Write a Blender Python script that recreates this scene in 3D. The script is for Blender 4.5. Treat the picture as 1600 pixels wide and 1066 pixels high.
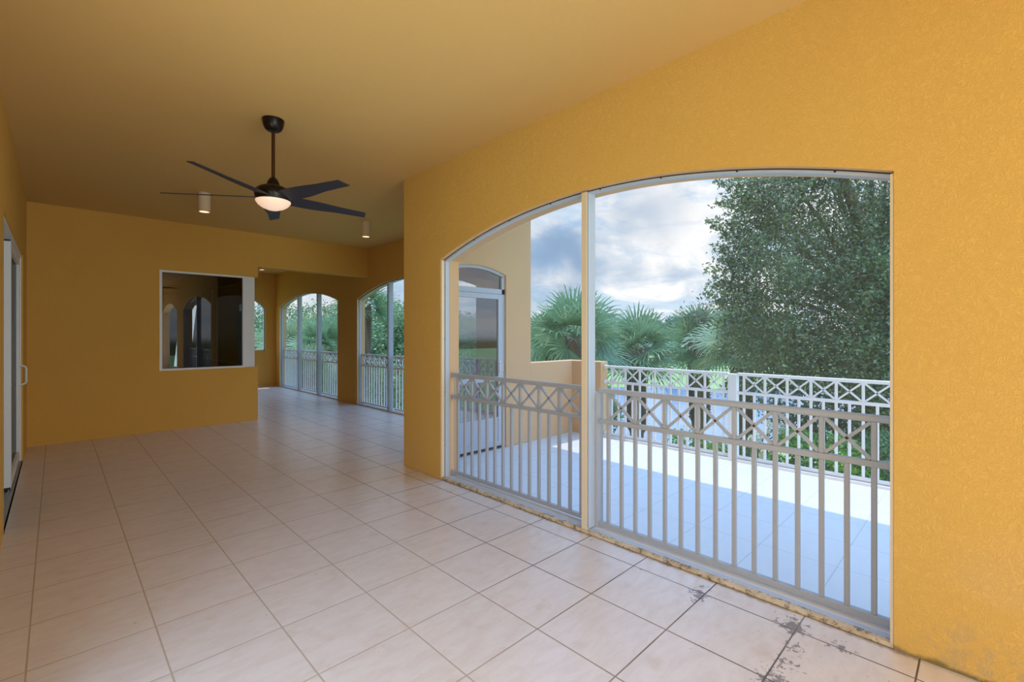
import bpy, math, random
import numpy as np
from mathutils import Vector, Matrix
PI = math.pi
for o in list(bpy.data.objects): bpy.data.objects.remove(o)
SC = bpy.context.scene
COL = SC.collection

# ------------------------------------------------------------------ camera
TH = math.radians(44.42)          # the view turns 44.42 degrees from +Y (along the porch) to +X (out over the terrace)
cd = bpy.data.cameras.new('camera'); cam = bpy.data.objects.new('camera', cd); COL.objects.link(cam)
cam.location = (0, 0, 1.5); cam.rotation_euler = (PI/2, 0, -TH)
cd.sensor_width = 36; cd.lens = 727/1600*36; cd.shift_y = -10.1/1600; cd.clip_end = 1000; cd.clip_start = .05
SC.camera = cam

# ------------------------------------------------------------------ exposure
SC.view_settings.view_transform = 'Standard'; SC.view_settings.look = 'None'
SC.view_settings.gamma = 1; SC.view_settings.use_curve_mapping = False
SC.view_settings.exposure = 0.0

# ------------------------------------------------------------------ node helpers
class NT:
    def __init__(s, tree): s.t = tree; tree.nodes.clear()
    def n(s, typ, **kw):
        nd = s.t.nodes.new(typ)
        for k, v in kw.items():
            if k == 'ins':
                for a, b in v.items():
                    if isinstance(b, bpy.types.NodeSocket): s.t.links.new(b, nd.inputs[a])
                    else: nd.inputs[a].default_value = b
            else: setattr(nd, k, v)
        return nd
    def math(s, op, a, b=None, c=None, clamp=False):
        nd = s.t.nodes.new('ShaderNodeMath'); nd.operation = op; nd.use_clamp = clamp
        for i, v in enumerate((a, b, c)):
            if v is None: continue
            if isinstance(v, bpy.types.NodeSocket): s.t.links.new(v, nd.inputs[i])
            else: nd.inputs[i].default_value = v
        return nd.outputs[0]
    def mix(s, f, a, b, mode='MIX'):
        nd = s.t.nodes.new('ShaderNodeMix'); nd.data_type = 'RGBA'; nd.blend_type = mode
        for i, v in ((0, f), (6, a), (7, b)):
            if isinstance(v, bpy.types.NodeSocket): s.t.links.new(v, nd.inputs[i])
            else: nd.inputs[i].default_value = (v if i == 0 or len(v) == 4 else (*v, 1))
        return nd.outputs[2]
    def ramp(s, f, stops):
        nd = s.t.nodes.new('ShaderNodeMapRange'); nd.interpolation_type = 'SMOOTHSTEP'
        s.t.links.new(f, nd.inputs[0]); nd.inputs[1].default_value = stops[0]; nd.inputs[2].default_value = stops[1]
        nd.inputs[3].default_value = 0 if len(stops) < 3 else stops[2]; nd.inputs[4].default_value = 1 if len(stops) < 4 else stops[3]
        return nd.outputs[0]
    def noise(s, vec, scale, detail=3, rough=.5, dist=0):
        return s.n('ShaderNodeTexNoise', ins={'Vector': vec, 'Scale': scale, 'Detail': detail, 'Roughness': rough, 'Distortion': dist}).outputs[0]

# ------------------------------------------------------------------ sky with broken clouds
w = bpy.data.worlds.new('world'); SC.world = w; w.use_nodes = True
k = NT(w.node_tree)
tc = k.n('ShaderNodeTexCoord').outputs['Generated']
sep = k.n('ShaderNodeSeparateXYZ', ins={0: tc})
dz = k.math('MAXIMUM', sep.outputs[2], 0.0)
den = k.math('ADD', dz, .22)
cp = k.n('ShaderNodeCombineXYZ', ins={0: k.math('DIVIDE', sep.outputs[0], den), 1: k.math('DIVIDE', sep.outputs[1], den), 2: 0.0}).outputs[0]
cpo = k.n('ShaderNodeVectorMath', operation='ADD', ins={0: cp, 1: (3.1, 7.4, 0)}).outputs[0]
n1 = k.noise(cpo, 1.15, 9, .62, .7)
n2 = k.noise(k.n('ShaderNodeVectorMath', operation='ADD', ins={0: cp, 1: (11.3, 2.7, 0)}).outputs[0], 1.9, 9, .62, .6)
blue = k.mix(k.ramp(dz, (0, .8)), (.62, .80, .97), (.25, .45, .85))
cm = k.ramp(n1, (.40, .52))
white = (1.02, 1.02, 1.02)
col = k.mix(cm, blue, white)
gm = k.ramp(n2, (.43, .62))
def spot(az, el, r0, r1, amt):     # a darker cloud bank standing in one direction of the sky
    a, e = math.radians(az), math.radians(el)
    d = (math.sin(a)*math.cos(e), math.cos(a)*math.cos(e), math.sin(e))
    wob = k.n('ShaderNodeVectorMath', operation='ADD', ins={0: tc, 1: k.n('ShaderNodeVectorMath', operation='SCALE', ins={0: k.n('ShaderNodeTexNoise', ins={'Vector': tc, 'Scale': 9.0, 'Detail': 4.0}).outputs[1], 'Scale': .16}).outputs[0]}).outputs[0]
    df = k.n('ShaderNodeVectorMath', operation='SUBTRACT', ins={0: wob, 1: (d[0]+.08, d[1]+.08, d[2]+.08)}).outputs[0]
    sc_ = k.n('ShaderNodeVectorMath', operation='MULTIPLY', ins={0: df, 1: (1, 1, 1.7)}).outputs[0]
    ln = k.n('ShaderNodeVectorMath', operation='LENGTH', ins={0: sc_}).outputs[1]
    return k.math('MULTIPLY', k.ramp(ln, (r0, r1, 1, 0)), amt)
def vdir(u, v): return (44.42+math.degrees(math.atan((u-800)/727)), math.degrees(math.atan((522.9-v)/math.hypot(727, u-800))))
bank = None
for (u, v, r0, r1, amt) in ((868, 408, .02, .19, .95), (935, 405, .0, .10, .6), (1000, 335, .0, .15, .6), (985, 430, .0, .08, .45), (1070, 410, 0, .06, .4), (600, 470, 0, .14, .6), (845, 470, 0, .09, .5)):
    s_ = spot(*vdir(u, v), r0, r1, amt)
    bank = s_ if bank is None else k.math('MAXIMUM', bank, s_)
low = k.ramp(dz, (.0, .10, 1, 0))
col = k.mix(k.math('MULTIPLY', gm, .62), col, (.46, .64, .84))
col = k.mix(bank, col, (.25, .39, .60))
col = k.mix(k.math('MULTIPLY', low, .35), col, (.80, .88, .96))
below = k.ramp(sep.outputs[2], (-.02, 0, 1, 0))
col = k.mix(below, col, (.16, .2, .12))
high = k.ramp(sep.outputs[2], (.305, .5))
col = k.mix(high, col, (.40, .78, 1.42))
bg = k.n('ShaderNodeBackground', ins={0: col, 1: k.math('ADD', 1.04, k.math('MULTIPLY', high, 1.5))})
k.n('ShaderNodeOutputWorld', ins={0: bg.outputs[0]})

# ------------------------------------------------------------------ sun (high, from along the porch) and added area lights standing in for daylight at unseen openings
def light(name, kind, energy, color, loc=(0,0,0), direction=(0,0,-1), **kw):
    l = bpy.data.lights.new(name, kind); l.energy = energy; l.color = color
    for a, b in kw.items(): setattr(l, a, b)
    o = bpy.data.objects.new(name, l); COL.objects.link(o); o.location = loc
    o.rotation_euler = Vector(direction).to_track_quat('-Z', 'Y').to_euler(); return o
light('sun', 'SUN', 2.6, (1, .86, .70), direction=(-.02, -.37, -1), angle=math.radians(.6))
light('fill_back_opening', 'AREA', 176, (.78, .93, 1.0), (1.3, -4.3, 1.45), (0, 1, .06), shape='RECTANGLE', size=2.6, size_y=2.3)  # added fill lamp outside the unseen back arch
light('fill_left_opening', 'AREA', 42, (.80, .92, 1.0), (-.56, 1.45, 1.25), (1, 0, .45), shape='RECTANGLE', size=2.0, size_y=2.1)  # added fill lamp, brightens the wall above the near arch
light('fill_side_opening', 'AREA', 120, (.80, .93, 1.0), (3.3, -2.2, 1.4), (-1, .0, .1), shape='RECTANGLE', size=2.8, size_y=2.2)  # added fill lamp outside the unseen side arch

# ------------------------------------------------------------------ materials
def mat(name, base, rough=.5, metal=0, bump=None, emit=None, alpha=None, spec=.5, build=None):
    m = bpy.data.materials.new(name); m.use_nodes = True; k = NT(m.node_tree)
    tc = k.n('ShaderNodeTexCoord').outputs['Object']
    p = k.n('ShaderNodeBsdfPrincipled', ins={'Roughness': rough, 'Metallic': metal, 'Specular IOR Level': spec})
    if build: base = build(k, tc, p)
    elif not isinstance(base, bpy.types.NodeSocket):
        n = k.noise(tc, 9, 4)
        base = k.mix(k.math('MULTIPLY', n, .22), base, tuple(c*.75 for c in base))
    if isinstance(base, bpy.types.NodeSocket): m.node_tree.links.new(base, p.inputs['Base Color'])
    if bump:
        b = k.n('ShaderNodeBump', ins={'Strength': bump[1], 'Distance': bump[2], 'Height': k.noise(tc, bump[0], 4, .6)})
        m.node_tree.links.new(b.outputs[0], p.inputs['Normal'])
    if emit: p.inputs['Emission Color'].default_value = (*emit[0], 1); p.inputs['Emission Strength'].default_value = emit[1]
    k.n('ShaderNodeOutputMaterial', ins={0: p.outputs[0]})
    return m
def stucco(name, c, c2, strength=.5, stain=False, size=26):
    def b(k, tc, p):
        n = k.noise(tc, 1.3, 4, .6); n2 = k.noise(tc, 30, 5, .7)
        col = k.mix(n, c, c2); col = k.mix(k.math('MULTIPLY', n2, .10), col, tuple(x*.6 for x in c))
        # trowelled lace texture
        v = k.n('ShaderNodeTexNoise', ins={'Vector': tc, 'Scale': float(size), 'Detail': 5.0, 'Roughness': .62, 'Distortion': 1.6}).outputs[0]
        v2 = k.math('ABSOLUTE', k.math('SUBTRACT', v, .5))
        h = k.ramp(v2, (.0, .10)); h = k.math('ADD', h, k.math('MULTIPLY', k.noise(tc, 90, 3), .5))
        bm = k.n('ShaderNodeBump', ins={'Strength': strength, 'Distance': .0032, 'Height': h})
        k.t.links.new(bm.outputs[0], p.inputs['Normal'])
        if stain:   # worn, greyed and rust-marked patches near the foot of the wall
            sp = k.n('ShaderNodeSeparateXYZ', ins={0: tc}).outputs
            hgt = k.ramp(k.math('ADD', sp[2], k.math('MULTIPLY', k.math('ABSOLUTE', k.math('SUBTRACT', sp[1], .02)), .4)), (.10, .34, 1, 0))
            lim = k.ramp(sp[1], (.26, .12))
            lim = k.ramp(k.math('SUBTRACT', .3, sp[1]), (0.05, .16))
            nn = k.ramp(k.noise(tc, 16, 5, .7), (.44, .62))
            f = k.math('MULTIPLY', k.math('MULTIPLY', hgt, lim), k.math('MULTIPLY', nn, .45))
            col = k.mix(f, col, (.42, .33, .20))
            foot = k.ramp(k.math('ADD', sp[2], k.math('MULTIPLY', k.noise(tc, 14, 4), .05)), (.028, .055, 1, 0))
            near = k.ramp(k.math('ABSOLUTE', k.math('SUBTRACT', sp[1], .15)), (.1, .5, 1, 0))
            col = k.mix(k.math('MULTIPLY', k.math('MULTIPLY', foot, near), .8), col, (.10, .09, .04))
            fade = k.ramp(k.noise(tc, 2.2, 3), (.45, .65)); bot = k.ramp(sp[2], (.2, 1.6, 1, 0))
            col = k.mix(k.math('MULTIPLY', k.math('MULTIPLY', fade, bot), .25), col, (.66, .42, .20))
        return col
    return mat(name, c, .85, build=b, spec=.25)
M = {}
M['wall'] = stucco('amber_stucco', (.68, .40, .095), (.71, .43, .108), .5, True, 34)
M['wall_in'] = stucco('amber_stucco_far', (.72, .39, .082), (.75, .415, .095), .5)
M['wall_out'] = stucco('tan_stucco', (.66, .42, .225), (.69, .45, .25), .25)
M['reveal'] = M['wall_out']
M['ceil'] = stucco('ceiling_paint', (.67, .415, .138), (.69, .43, .146), .15)
def tiles(name, X0, Y0, s, ca, cb, grout, darkg, gw=.0037, dirty=False, rough=.34):
    def b(k, tc, p):
        sp = k.n('ShaderNodeSeparateXYZ', ins={0: tc}).outputs
        def line(c, c0):
            q = k.math('FRACT', k.math('DIVIDE', k.math('SUBTRACT', c, c0-100*s), s))
            e = k.math('MINIMUM', q, k.math('SUBTRACT', 1.0, q))
            return k.math('MULTIPLY', e, s), k.math('FLOOR', k.math('DIVIDE', k.math('SUBTRACT', c, c0-100*s), s))
        ex, ix = line(sp[0], X0); ey, iy = line(sp[1], Y0)
        e = k.math('MINIMUM', ex, ey)
        g = k.ramp(e, (gw*.6, gw*1.3, 1, 0))
        idv = k.n('ShaderNodeCombineXYZ', ins={0: ix, 1: iy, 2: 0.0}).outputs[0]
        wn = k.n('ShaderNodeTexWhiteNoise', ins={0: idv}, noise_dimensions='3D').outputs[0]
        off = k.n('ShaderNodeVectorMath', operation='ADD', ins={0: tc, 1: k.n('ShaderNodeVectorMath', operation='SCALE', ins={0: idv, 'Scale': 3.7}).outputs[0]}).outputs[0]
        st = k.n('ShaderNodeMapping', ins={'Vector': off, 'Scale': (5, 14, 5)}).outputs[0]
        n = k.noise(st, 1.2, 6, .65, .6)
        col = k.mix(k.ramp(n, (.35, .68)), ca, cb)
        fine = k.noise(tc, 160, 3, .7)
        col = k.mix(k.math('MULTIPLY', k.ramp(fine, (.55, .75)), .25), col, tuple(x*.72 for x in ca))
        col = k.mix(k.math('MULTIPLY', wn, .06), col, tuple(x*.8 for x in ca))
        gc = grout
        if dirty:
            nearw = k.ramp(k.math('SUBTRACT', sp[0], k.math('MULTIPLY', sp[1], .12)), (1.0, 2.3))
            gn = k.ramp(k.noise(tc, 2.5, 4), (.3, .6))
            gc = k.mix(k.math('MULTIPLY', nearw, k.math('ADD', .55, k.math('MULTIPLY', gn, .45))), grout, darkg)
            # mildew that has crept out of the joints by the sill
            blot = None
            for (bx, by, r, amt) in ((2.63, 1.17, .13, 1), (2.74, 1.20, .10, .8), (2.55, .80, .10, .6), (2.70, .70, .16, 1), (2.76, .75, .13, 1), (2.52, .62, .13, .95), (2.38, .60, .15, 1),
                                     (2.22, .62, .2, .9), (2.70, .5, .14, .75), (2.56, .35, .13, .5), (2.79, 2.0, .10, .7), (2.70, 3.6, .30, .30), (2.3, 3.9, .35, .22), (2.62, 1.55, .12, .45), (2.05, .42, .2, .7)):
                dx = k.math('SUBTRACT', sp[0], bx); dy = k.math('SUBTRACT', sp[1], by)
                d2 = k.math('SQRT', k.math('ADD', k.math('MULTIPLY', dx, dx), k.math('MULTIPLY', dy, dy)))
                f = k.math('MULTIPLY', k.ramp(d2, (0, r, 1, 0)), amt)
                blot = f if blot is None else k.math('MAXIMUM', blot, f)
            edge = k.ramp(e, (.0, .09, 1, .35))
            nn = k.noise(tc, 34, 6, .72, .4)
            thr = k.math('ADD', nn, k.math('MULTIPLY', k.math('MULTIPLY', blot, edge), .30))
            mld = k.ramp(thr, (.665, .72))
            wall_e = k.math('MULTIPLY', k.ramp(k.math('ADD', sp[0], k.math('MULTIPLY', k.noise(tc, 22, 5, .7), .09)), (2.86, 2.89)), k.ramp(k.noise(tc, 5, 3), (.4, .6, .25, 1)))
            wall_e = k.math('MULTIPLY', wall_e, k.ramp(sp[1], (4.4, 4.7, 1, 0)))
            mld = k.math('MAXIMUM', mld, k.math('MULTIPLY', wall_e, .8))
            specks = k.math('MULTIPLY', k.ramp(k.noise(tc, 75, 4, .7), (.68, .74)), k.math('MULTIPLY', k.ramp(sp[0], (1.0, 2.6)), k.ramp(k.noise(tc, 3, 3), (.45, .6))))
            mld = k.math('MAXIMUM', mld, k.math('MULTIPLY', k.math('MULTIPLY', specks, .6), k.ramp(sp[1], (3.5, 5.5, 1, .1))))
            warm = k.ramp(k.noise(tc, 6, 4, .6), (.55, .72))
            col = k.mix(k.math('MULTIPLY', warm, .22), col, (.52, .33, .20))
            col = k.mix(k.math('MULTIPLY', mld, .8), col, (.14, .10, .085))
        col = k.mix(g, col, gc)
        h = k.math('ADD', k.math('MULTIPLY', g, -1.0), k.math('MULTIPLY', k.noise(tc, 70, 4, .6), .18))
        bm = k.n('ShaderNodeBump', ins={'Strength': .35, 'Distance': .002, 'Height': h})
        k.t.links.new(bm.outputs[0], p.inputs['Normal'])
        r = k.math('ADD', k.math('MULTIPLY', k.noise(tc, 8, 3), .07), k.math('ADD', rough-.08, k.math('MULTIPLY', g, .4)))
        k.t.links.new(r, p.inputs['Roughness'])
        return col
    return mat(name, ca, rough, build=b, spec=.6)
M['floor'] = tiles('porch_tile', 2.675, 2.988, .4619, (.71, .63, .59), (.655, .56, .51), (.45, .36, .27), (.085, .065, .055), dirty=True)
M['terrace'] = tiles('terrace_tile', 3.15, 2.988, .4619, (.70, .72, .75), (.67, .69, .72), (.52, .53, .54), (.3, .3, .3), gw=.003, rough=.5)
M['white'] = mat('white_powder_coat', (.78, .78, .80), .38)
M['white2'] = mat('white_aluminium', (.48, .53, .61), .35)
M['rail'] = mat('shaded_white_rail_paint', (.37, .37, .385), .42)  # white rail paint with the shade on the near rails put into its colour
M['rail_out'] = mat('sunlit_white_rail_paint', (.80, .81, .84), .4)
M['beige'] = mat('beige_aluminium', (.74, .60, .42), .45)
def sillb(k, tc, p):
    n = k.ramp(k.noise(tc, 7, 5, .7), (.42, .66)); n2 = k.ramp(k.noise(tc, 30, 5, .7), (.52, .62))
    c = k.mix(k.math('MULTIPLY', n, .6), (.64, .50, .33), (.36, .24, .12)); return k.mix(k.math('MULTIPLY', n2, .75), c, (.06, .045, .03))
M['sill'] = mat('stained_beige_caulk', (.7, .56, .36), .8, build=sillb)
M['dark'] = mat('oil_bronze_metal', (.018, .012, .010), .33, .6)
M['rod'] = mat('bronze_rod', (.075, .030, .012), .35, .7)
M['blade'] = mat('dark_blade', (.020, .021, .033), .55, bump=(40, .2, .002))
M['can'] = mat('cream_lamp_housing', (.72, .56, .38), .6)
M['black'] = mat('black_rubber', (.012, .012, .012), .6)
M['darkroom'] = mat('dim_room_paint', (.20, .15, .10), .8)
M['curtain'] = mat('pale_room_paint', (.5, .42, .33), .8)
M['lens'] = mat('lamp_lens', (1, .8, .6), .5, emit=((1, .62, .38), 2.2))
M['bowl'] = mat('frosted_bowl', (.7, .55, .45), .5, emit=((1, .66, .46), .62))
def glassmat(name, tint, gloss=.25, trans=.75, rough=0.0):
    m = bpy.data.materials.new(name); m.use_nodes = True; k = NT(m.node_tree)
    lw = k.n('ShaderNodeLayerWeight', ins={0: .3}).outputs[1]
    n = k.noise(k.n('ShaderNodeTexCoord').outputs['Object'], 3, 3)
    tr = k.n('ShaderNodeBsdfTransparent', ins={0: (*[t*trans for t in tint], 1)})
    gl = k.n('ShaderNodeBsdfGlossy', ins={0: (.9, .95, 1, 1), 1: rough})
    f = k.math('ADD', k.math('ADD', k.math('MULTIPLY', lw, .22), gloss), k.math('MULTIPLY', n, .01), clamp=True)
    mx = k.n('ShaderNodeMixShader', ins={0: f, 1: tr.outputs[0], 2: gl.outputs[0]})
    k.n('ShaderNodeOutputMaterial', ins={0: mx.outputs[0]}); return m
M['glass'] = glassmat('dark_window_glass', (.75, .72, .68), .06, .5)
M['doorglass'] = glassmat('door_glass', (.62, .66, .70), .12, .95)
def screenmat(name, dens, c):
    m = bpy.data.materials.new(name); m.use_nodes = True; k = NT(m.node_tree)
    tc = k.n('ShaderNodeTexCoord').outputs['Object']
    n = k.noise(tc, 1.1, 3, .5, .8)                       # loose and tight areas of the weave
    tr = k.n('ShaderNodeBsdfTransparent', ins={0: (1, 1, 1, 1)})
    df = k.n('ShaderNodeBsdfDiffuse', ins={0: (*c, 1)})
    f = k.math('ADD', dens-.015, k.math('MULTIPLY', n, .03))
    mx = k.n('ShaderNodeMixShader', ins={0: f, 1: tr.outputs[0], 2: df.outputs[0]})
    k.n('ShaderNodeOutputMaterial', ins={0: mx.outputs[0]}); return m
M['joint'] = mat('dark_joint', (.06, .04, .025), .9)
M['screen'] = screenmat('insect_screen', .065, (.55, .60, .66))
M['screen2'] = screenmat('insect_screen_dense', .14, (.5, .56, .64))
def leafmat(name, c1, c2, c3, trans=.35, rough=.45):
    m = bpy.data.materials.new(name); m.use_nodes = True; k = NT(m.node_tree)
    ri = k.n('ShaderNodeNewGeometry').outputs['Random Per Island']
    nz = k.noise(k.n('ShaderNodeTexCoord').outputs['Object'], .9, 3)
    col = k.mix(k.ramp(ri, (0, .7)), c1, c2); col = k.mix(k.ramp(ri, (.82, 1)), col, c3)
    col = k.mix(k.math('MULTIPLY', k.ramp(nz, (.35, .65)), .3), col, c3)
    p = k.n('ShaderNodeBsdfPrincipled', ins={'Base Color': col, 'Roughness': rough, 'Specular IOR Level': .6})
    t = k.n('ShaderNodeBsdfTranslucent', ins={0: col})
    mx = k.n('ShaderNodeMixShader', ins={0: trans, 1: p.outputs[0], 2: t.outputs[0]})
    k.n('ShaderNodeOutputMaterial', ins={0: mx.outputs[0]}); return m
M['oak'] = leafmat('oak_leaves', (.065, .11, .048), (.12, .18, .08), (.30, .37, .15), .3, .34)
M['palm'] = leafmat('palm_fronds', (.11, .24, .11), (.20, .35, .18), (.42, .54, .32), .3, .4)
M['palm_pale'] = leafmat('pale_palm_fronds', (.2, .3, .14), (.3, .42, .22), (.45, .52, .30), .3, .4)
M['tree'] = leafmat('tree_leaves', (.10, .19, .08), (.17, .28, .12), (.28, .38, .15), .3)
M['tree_light'] = leafmat('light_tree_leaves', (.2, .32, .12), (.30, .42, .18), (.42, .50, .22), .35)
M['far_tree'] = leafmat('far_tree_leaves', (.10, .19, .13), (.14, .24, .17), (.19, .29, .19), .3)
M['shrub'] = leafmat('bright_shrub_leaves', (.10, .26, .05), (.22, .44, .08), (.40, .62, .14), .4)
M['bark'] = mat('bark', (.20, .15, .11), .9, bump=(18, .8, .02))
M['boot'] = mat('palm_boots', (.24, .18, .13), .9, bump=(22, .6, .01))
M['plume'] = mat('cream_plume', (.80, .76, .58), .8)
M['grassblade'] = leafmat('grass_blades', (.2, .32, .1), (.3, .42, .16), (.45, .5, .25))
M['seed'] = mat('brown_seed_head', (.24, .17, .12), .9)
def lawnb(k, tc, p):
    n = k.noise(tc, .12, 5, .6); n2 = k.noise(tc, 4, 5, .7)
    c = k.mix(k.ramp(n, (.35, .65)), (.25, .35, .12), (.34, .42, .17)); return k.mix(k.math('MULTIPLY', n2, .4), c, (.16, .26, .07))
M['lawn'] = mat('lawn_grass', (.3, .42, .12), .95, build=lawnb, spec=.1)
def lakeb(k, tc, p):
    n = k.noise(k.n('ShaderNodeMapping', ins={'Vector': tc, 'Scale': (1, 1, 1)}).outputs[0], 1.6, 4, .6)
    bm = k.n('ShaderNodeBump', ins={'Strength': .25, 'Distance': .05, 'Height': n}); k.t.links.new(bm.outputs[0], p.inputs['Normal'])
    return k.mix(n, (.12, .22, .36), (.16, .28, .42))
M['lake'] = mat('lake_water', (.1, .2, .3), .12, build=lakeb, spec=.9)

# ------------------------------------------------------------------ mesh helpers
class MB:
    def __init__(s): s.v = []; s.f = []; s.mi = []
    def add(s, vs, fs, mi=0):
        b = len(s.v); s.v += [tuple(v) for v in vs]
        for f in fs: s.f.append([b+i for i in f]); s.mi.append(mi)
        return s
    def box(s, x0, x1, y0, y1, z0, z1, mi=0):
        if x0 > x1: x0, x1 = x1, x0
        if y0 > y1: y0, y1 = y1, y0
        if z0 > z1: z0, z1 = z1, z0
        v = [(x, y, z) for z in (z0, z1) for y in (y0, y1) for x in (x0, x1)]
        return s.add(v, [(0,2,3,1), (4,5,7,6), (0,1,5,4), (2,6,7,3), (0,4,6,2), (1,3,7,5)], mi)
    def bar(s, a, b, w, h, up=(0,0,1)):          # rectangular bar from a to b
        a, b = Vector(a), Vector(b); d = (b-a).normalized(); u = Vector(up); r = d.cross(u).normalized(); u = r.cross(d).normalized()
        vs = [p + r*(sx*w/2) + u*(sy*h/2) for p in (a, b) for sx, sy in ((-1,-1), (1,-1), (1,1), (-1,1))]
        return s.add(vs, [(0,3,2,1), (4,5,6,7), (0,1,5,4), (1,2,6,5), (2,3,7,6), (3,0,4,7)])
    def tube(s, pts, rs, n=10, caps=True):
        pts = [Vector(p) for p in pts]; base = len(s.v)
        if not hasattr(rs, '__len__'): rs = [rs]*len(pts)
        prev = None
        for i, p in enumerate(pts):
            d = (pts[min(i+1, len(pts)-1)]-pts[max(i-1, 0)]).normalized()
            u = (Vector((0,0,1)) if abs(d.z) < .95 else Vector((1,0,0))) if prev is None else prev
            r = d.cross(u).normalized(); u = r.cross(d).normalized(); prev = u
            for j in range(n):
                a = 2*PI*j/n; s.v.append(tuple(p + r*(math.cos(a)*rs[i]) + u*(math.sin(a)*rs[i])))
        for i in range(len(pts)-1):
            for j in range(n):
                s.f.append([base+i*n+j, base+i*n+(j+1) % n, base+(i+1)*n+(j+1) % n, base+(i+1)*n+j]); s.mi.append(0)
        if caps:
            s.f.append([base+j for j in range(n)][::-1]); s.mi.append(0)
            s.f.append([base+(len(pts)-1)*n+j for j in range(n)]); s.mi.append(0)
        return s
    def lathe(s, prof, c=(0,0,0), n=32):
        base = len(s.v)
        for r, z in prof:
            for j in range(n):
                a = 2*PI*j/n; s.v.append((c[0]+r*math.cos(a), c[1]+r*math.sin(a), c[2]+z))
        for i in range(len(prof)-1):
            for j in range(n):
                s.f.append([base+i*n+j, base+i*n+(j+1) % n, base+(i+1)*n+(j+1) % n, base+(i+1)*n+j]); s.mi.append(0)
        s.f.append([base+j for j in range(n)][::-1]); s.mi.append(0)
        s.f.append([base+(len(prof)-1)*n+j for j in range(n)]); s.mi.append(0)
        return s
def link(name, me, parent=None, loc=None):
    o = bpy.data.objects.new(name, me); COL.objects.link(o)
    if loc: o.location = loc
    if parent: o.parent = parent
    return o
def build(mb, name, mats, parent=None, smooth=False, bevel=0, origin=None):
    """one mesh object; origin in the parent's frame"""
    me = bpy.data.meshes.new(name)
    v = np.array(mb.v, dtype=float)
    if origin is not None: v = v-np.array(origin)
    me.from_pydata(v.tolist(), [], mb.f); me.update()
    if not isinstance(mats, (list, tuple)): mats = [mats]
    for m in mats: me.materials.append(m)
    if len(mats) > 1: me.polygons.foreach_set('material_index', mb.mi)
    import bmesh
    b = bmesh.new(); b.from_mesh(me); bmesh.ops.recalc_face_normals(b, faces=b.faces); b.to_mesh(me); b.free()
    if smooth:
        me.shade_smooth() if hasattr(me, 'shade_smooth') else None
        me.set_sharp_from_angle(angle=math.radians(35))
    o = link(name, me, parent, origin)
    if bevel:
        md = o.modifiers.new('bevel', 'BEVEL'); md.width = bevel; md.segments = 2; md.limit_method = 'ANGLE'
    return o
def tag(o, label=None, cat=None, group=None, kind=None):
    if label: o['label'] = label
    if cat: o['category'] = cat
    if group: o['group'] = group
    if kind: o['kind'] = kind
    return o
def empty(name, loc=(0,0,0), **kw):
    o = bpy.data.objects.new(name, None); COL.objects.link(o); o.location = loc; o.empty_display_size = .1
    tag(o, **kw); return o
def struct(mb, name, m, label, cat, **kw):
    return tag(build(mb, name, m, **kw), label, cat, kind='structure')
def arc_z(c0, c1, spring, rise, y):
    if rise <= 0: return spring
    hw = (c1-c0)/2; R = (hw*hw+rise*rise)/(2*rise); d = y-(c0+c1)/2
    return spring + math.sqrt(max(R*R-d*d, 0)) - (R-rise)
def arch_wall(axis, t0, t1, a0, a1, z0, z1, ops, seg=28, m_in=0, m_out=1, m_rev=2):
    """wall slab; axis 'X': thickness along X (t0..t1), runs along Y; axis 'Y': the other way. ops: (c0, c1, sill, spring, rise)"""
    mb = MB()
    P = (lambda t, a, z: (t, a, z)) if axis == 'X' else (lambda t, a, z: (a, t, z))
    def quad(p, q, r, s, mi): mb.add([p, q, r, s], [(0,1,2,3)], mi)
    def slab(b0, b1, zb0, zb1, zt):      # column with a sloping underside
        for t, mi in ((t0, m_in), (t1, m_out)):
            quad(P(t, b0, zb0), P(t, b1, zb1), P(t, b1, zt), P(t, b0, zt), mi)
    cur = a0
    for (c0, c1, sill, spring, rise) in sorted(ops):
        slab(cur, c0, z0, z0, z1)
        if sill > z0:
            slab(c0, c1, z0, z0, sill)
            quad(P(t0, c0, sill), P(t1, c0, sill), P(t1, c1, sill), P(t0, c1, sill), m_rev)
        for b in (c0, c1): quad(P(t0, b, sill), P(t1, b, sill), P(t1, b, spring), P(t0, b, spring), m_rev)
        n = seg if rise > 0 else 1
        ys = [c0+(c1-c0)*i/n for i in range(n+1)]; zs = [arc_z(c0, c1, spring, rise, y) for y in ys]
        for i in range(n):
            slab(ys[i], ys[i+1], zs[i], zs[i+1], z1)
            quad(P(t0, ys[i], zs[i]), P(t1, ys[i], zs[i]), P(t1, ys[i+1], zs[i+1]), P(t0, ys[i+1], zs[i+1]), m_rev)
        cur = c1
    slab(cur, a1, z0, z0, z1)
    for a in (a0, a1): quad(P(t0, a, z0), P(t1, a, z0), P(t1, a, z1), P(t0, a, z1), m_in)
    quad(P(t0, a0, z1), P(t1, a0, z1), P(t1, a1, z1), P(t0, a1, z1), m_in)
    quad(P(t0, a0, z0), P(t1, a0, z0), P(t1, a1, z0), P(t0, a1, z0), m_in)
    return mb

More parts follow.
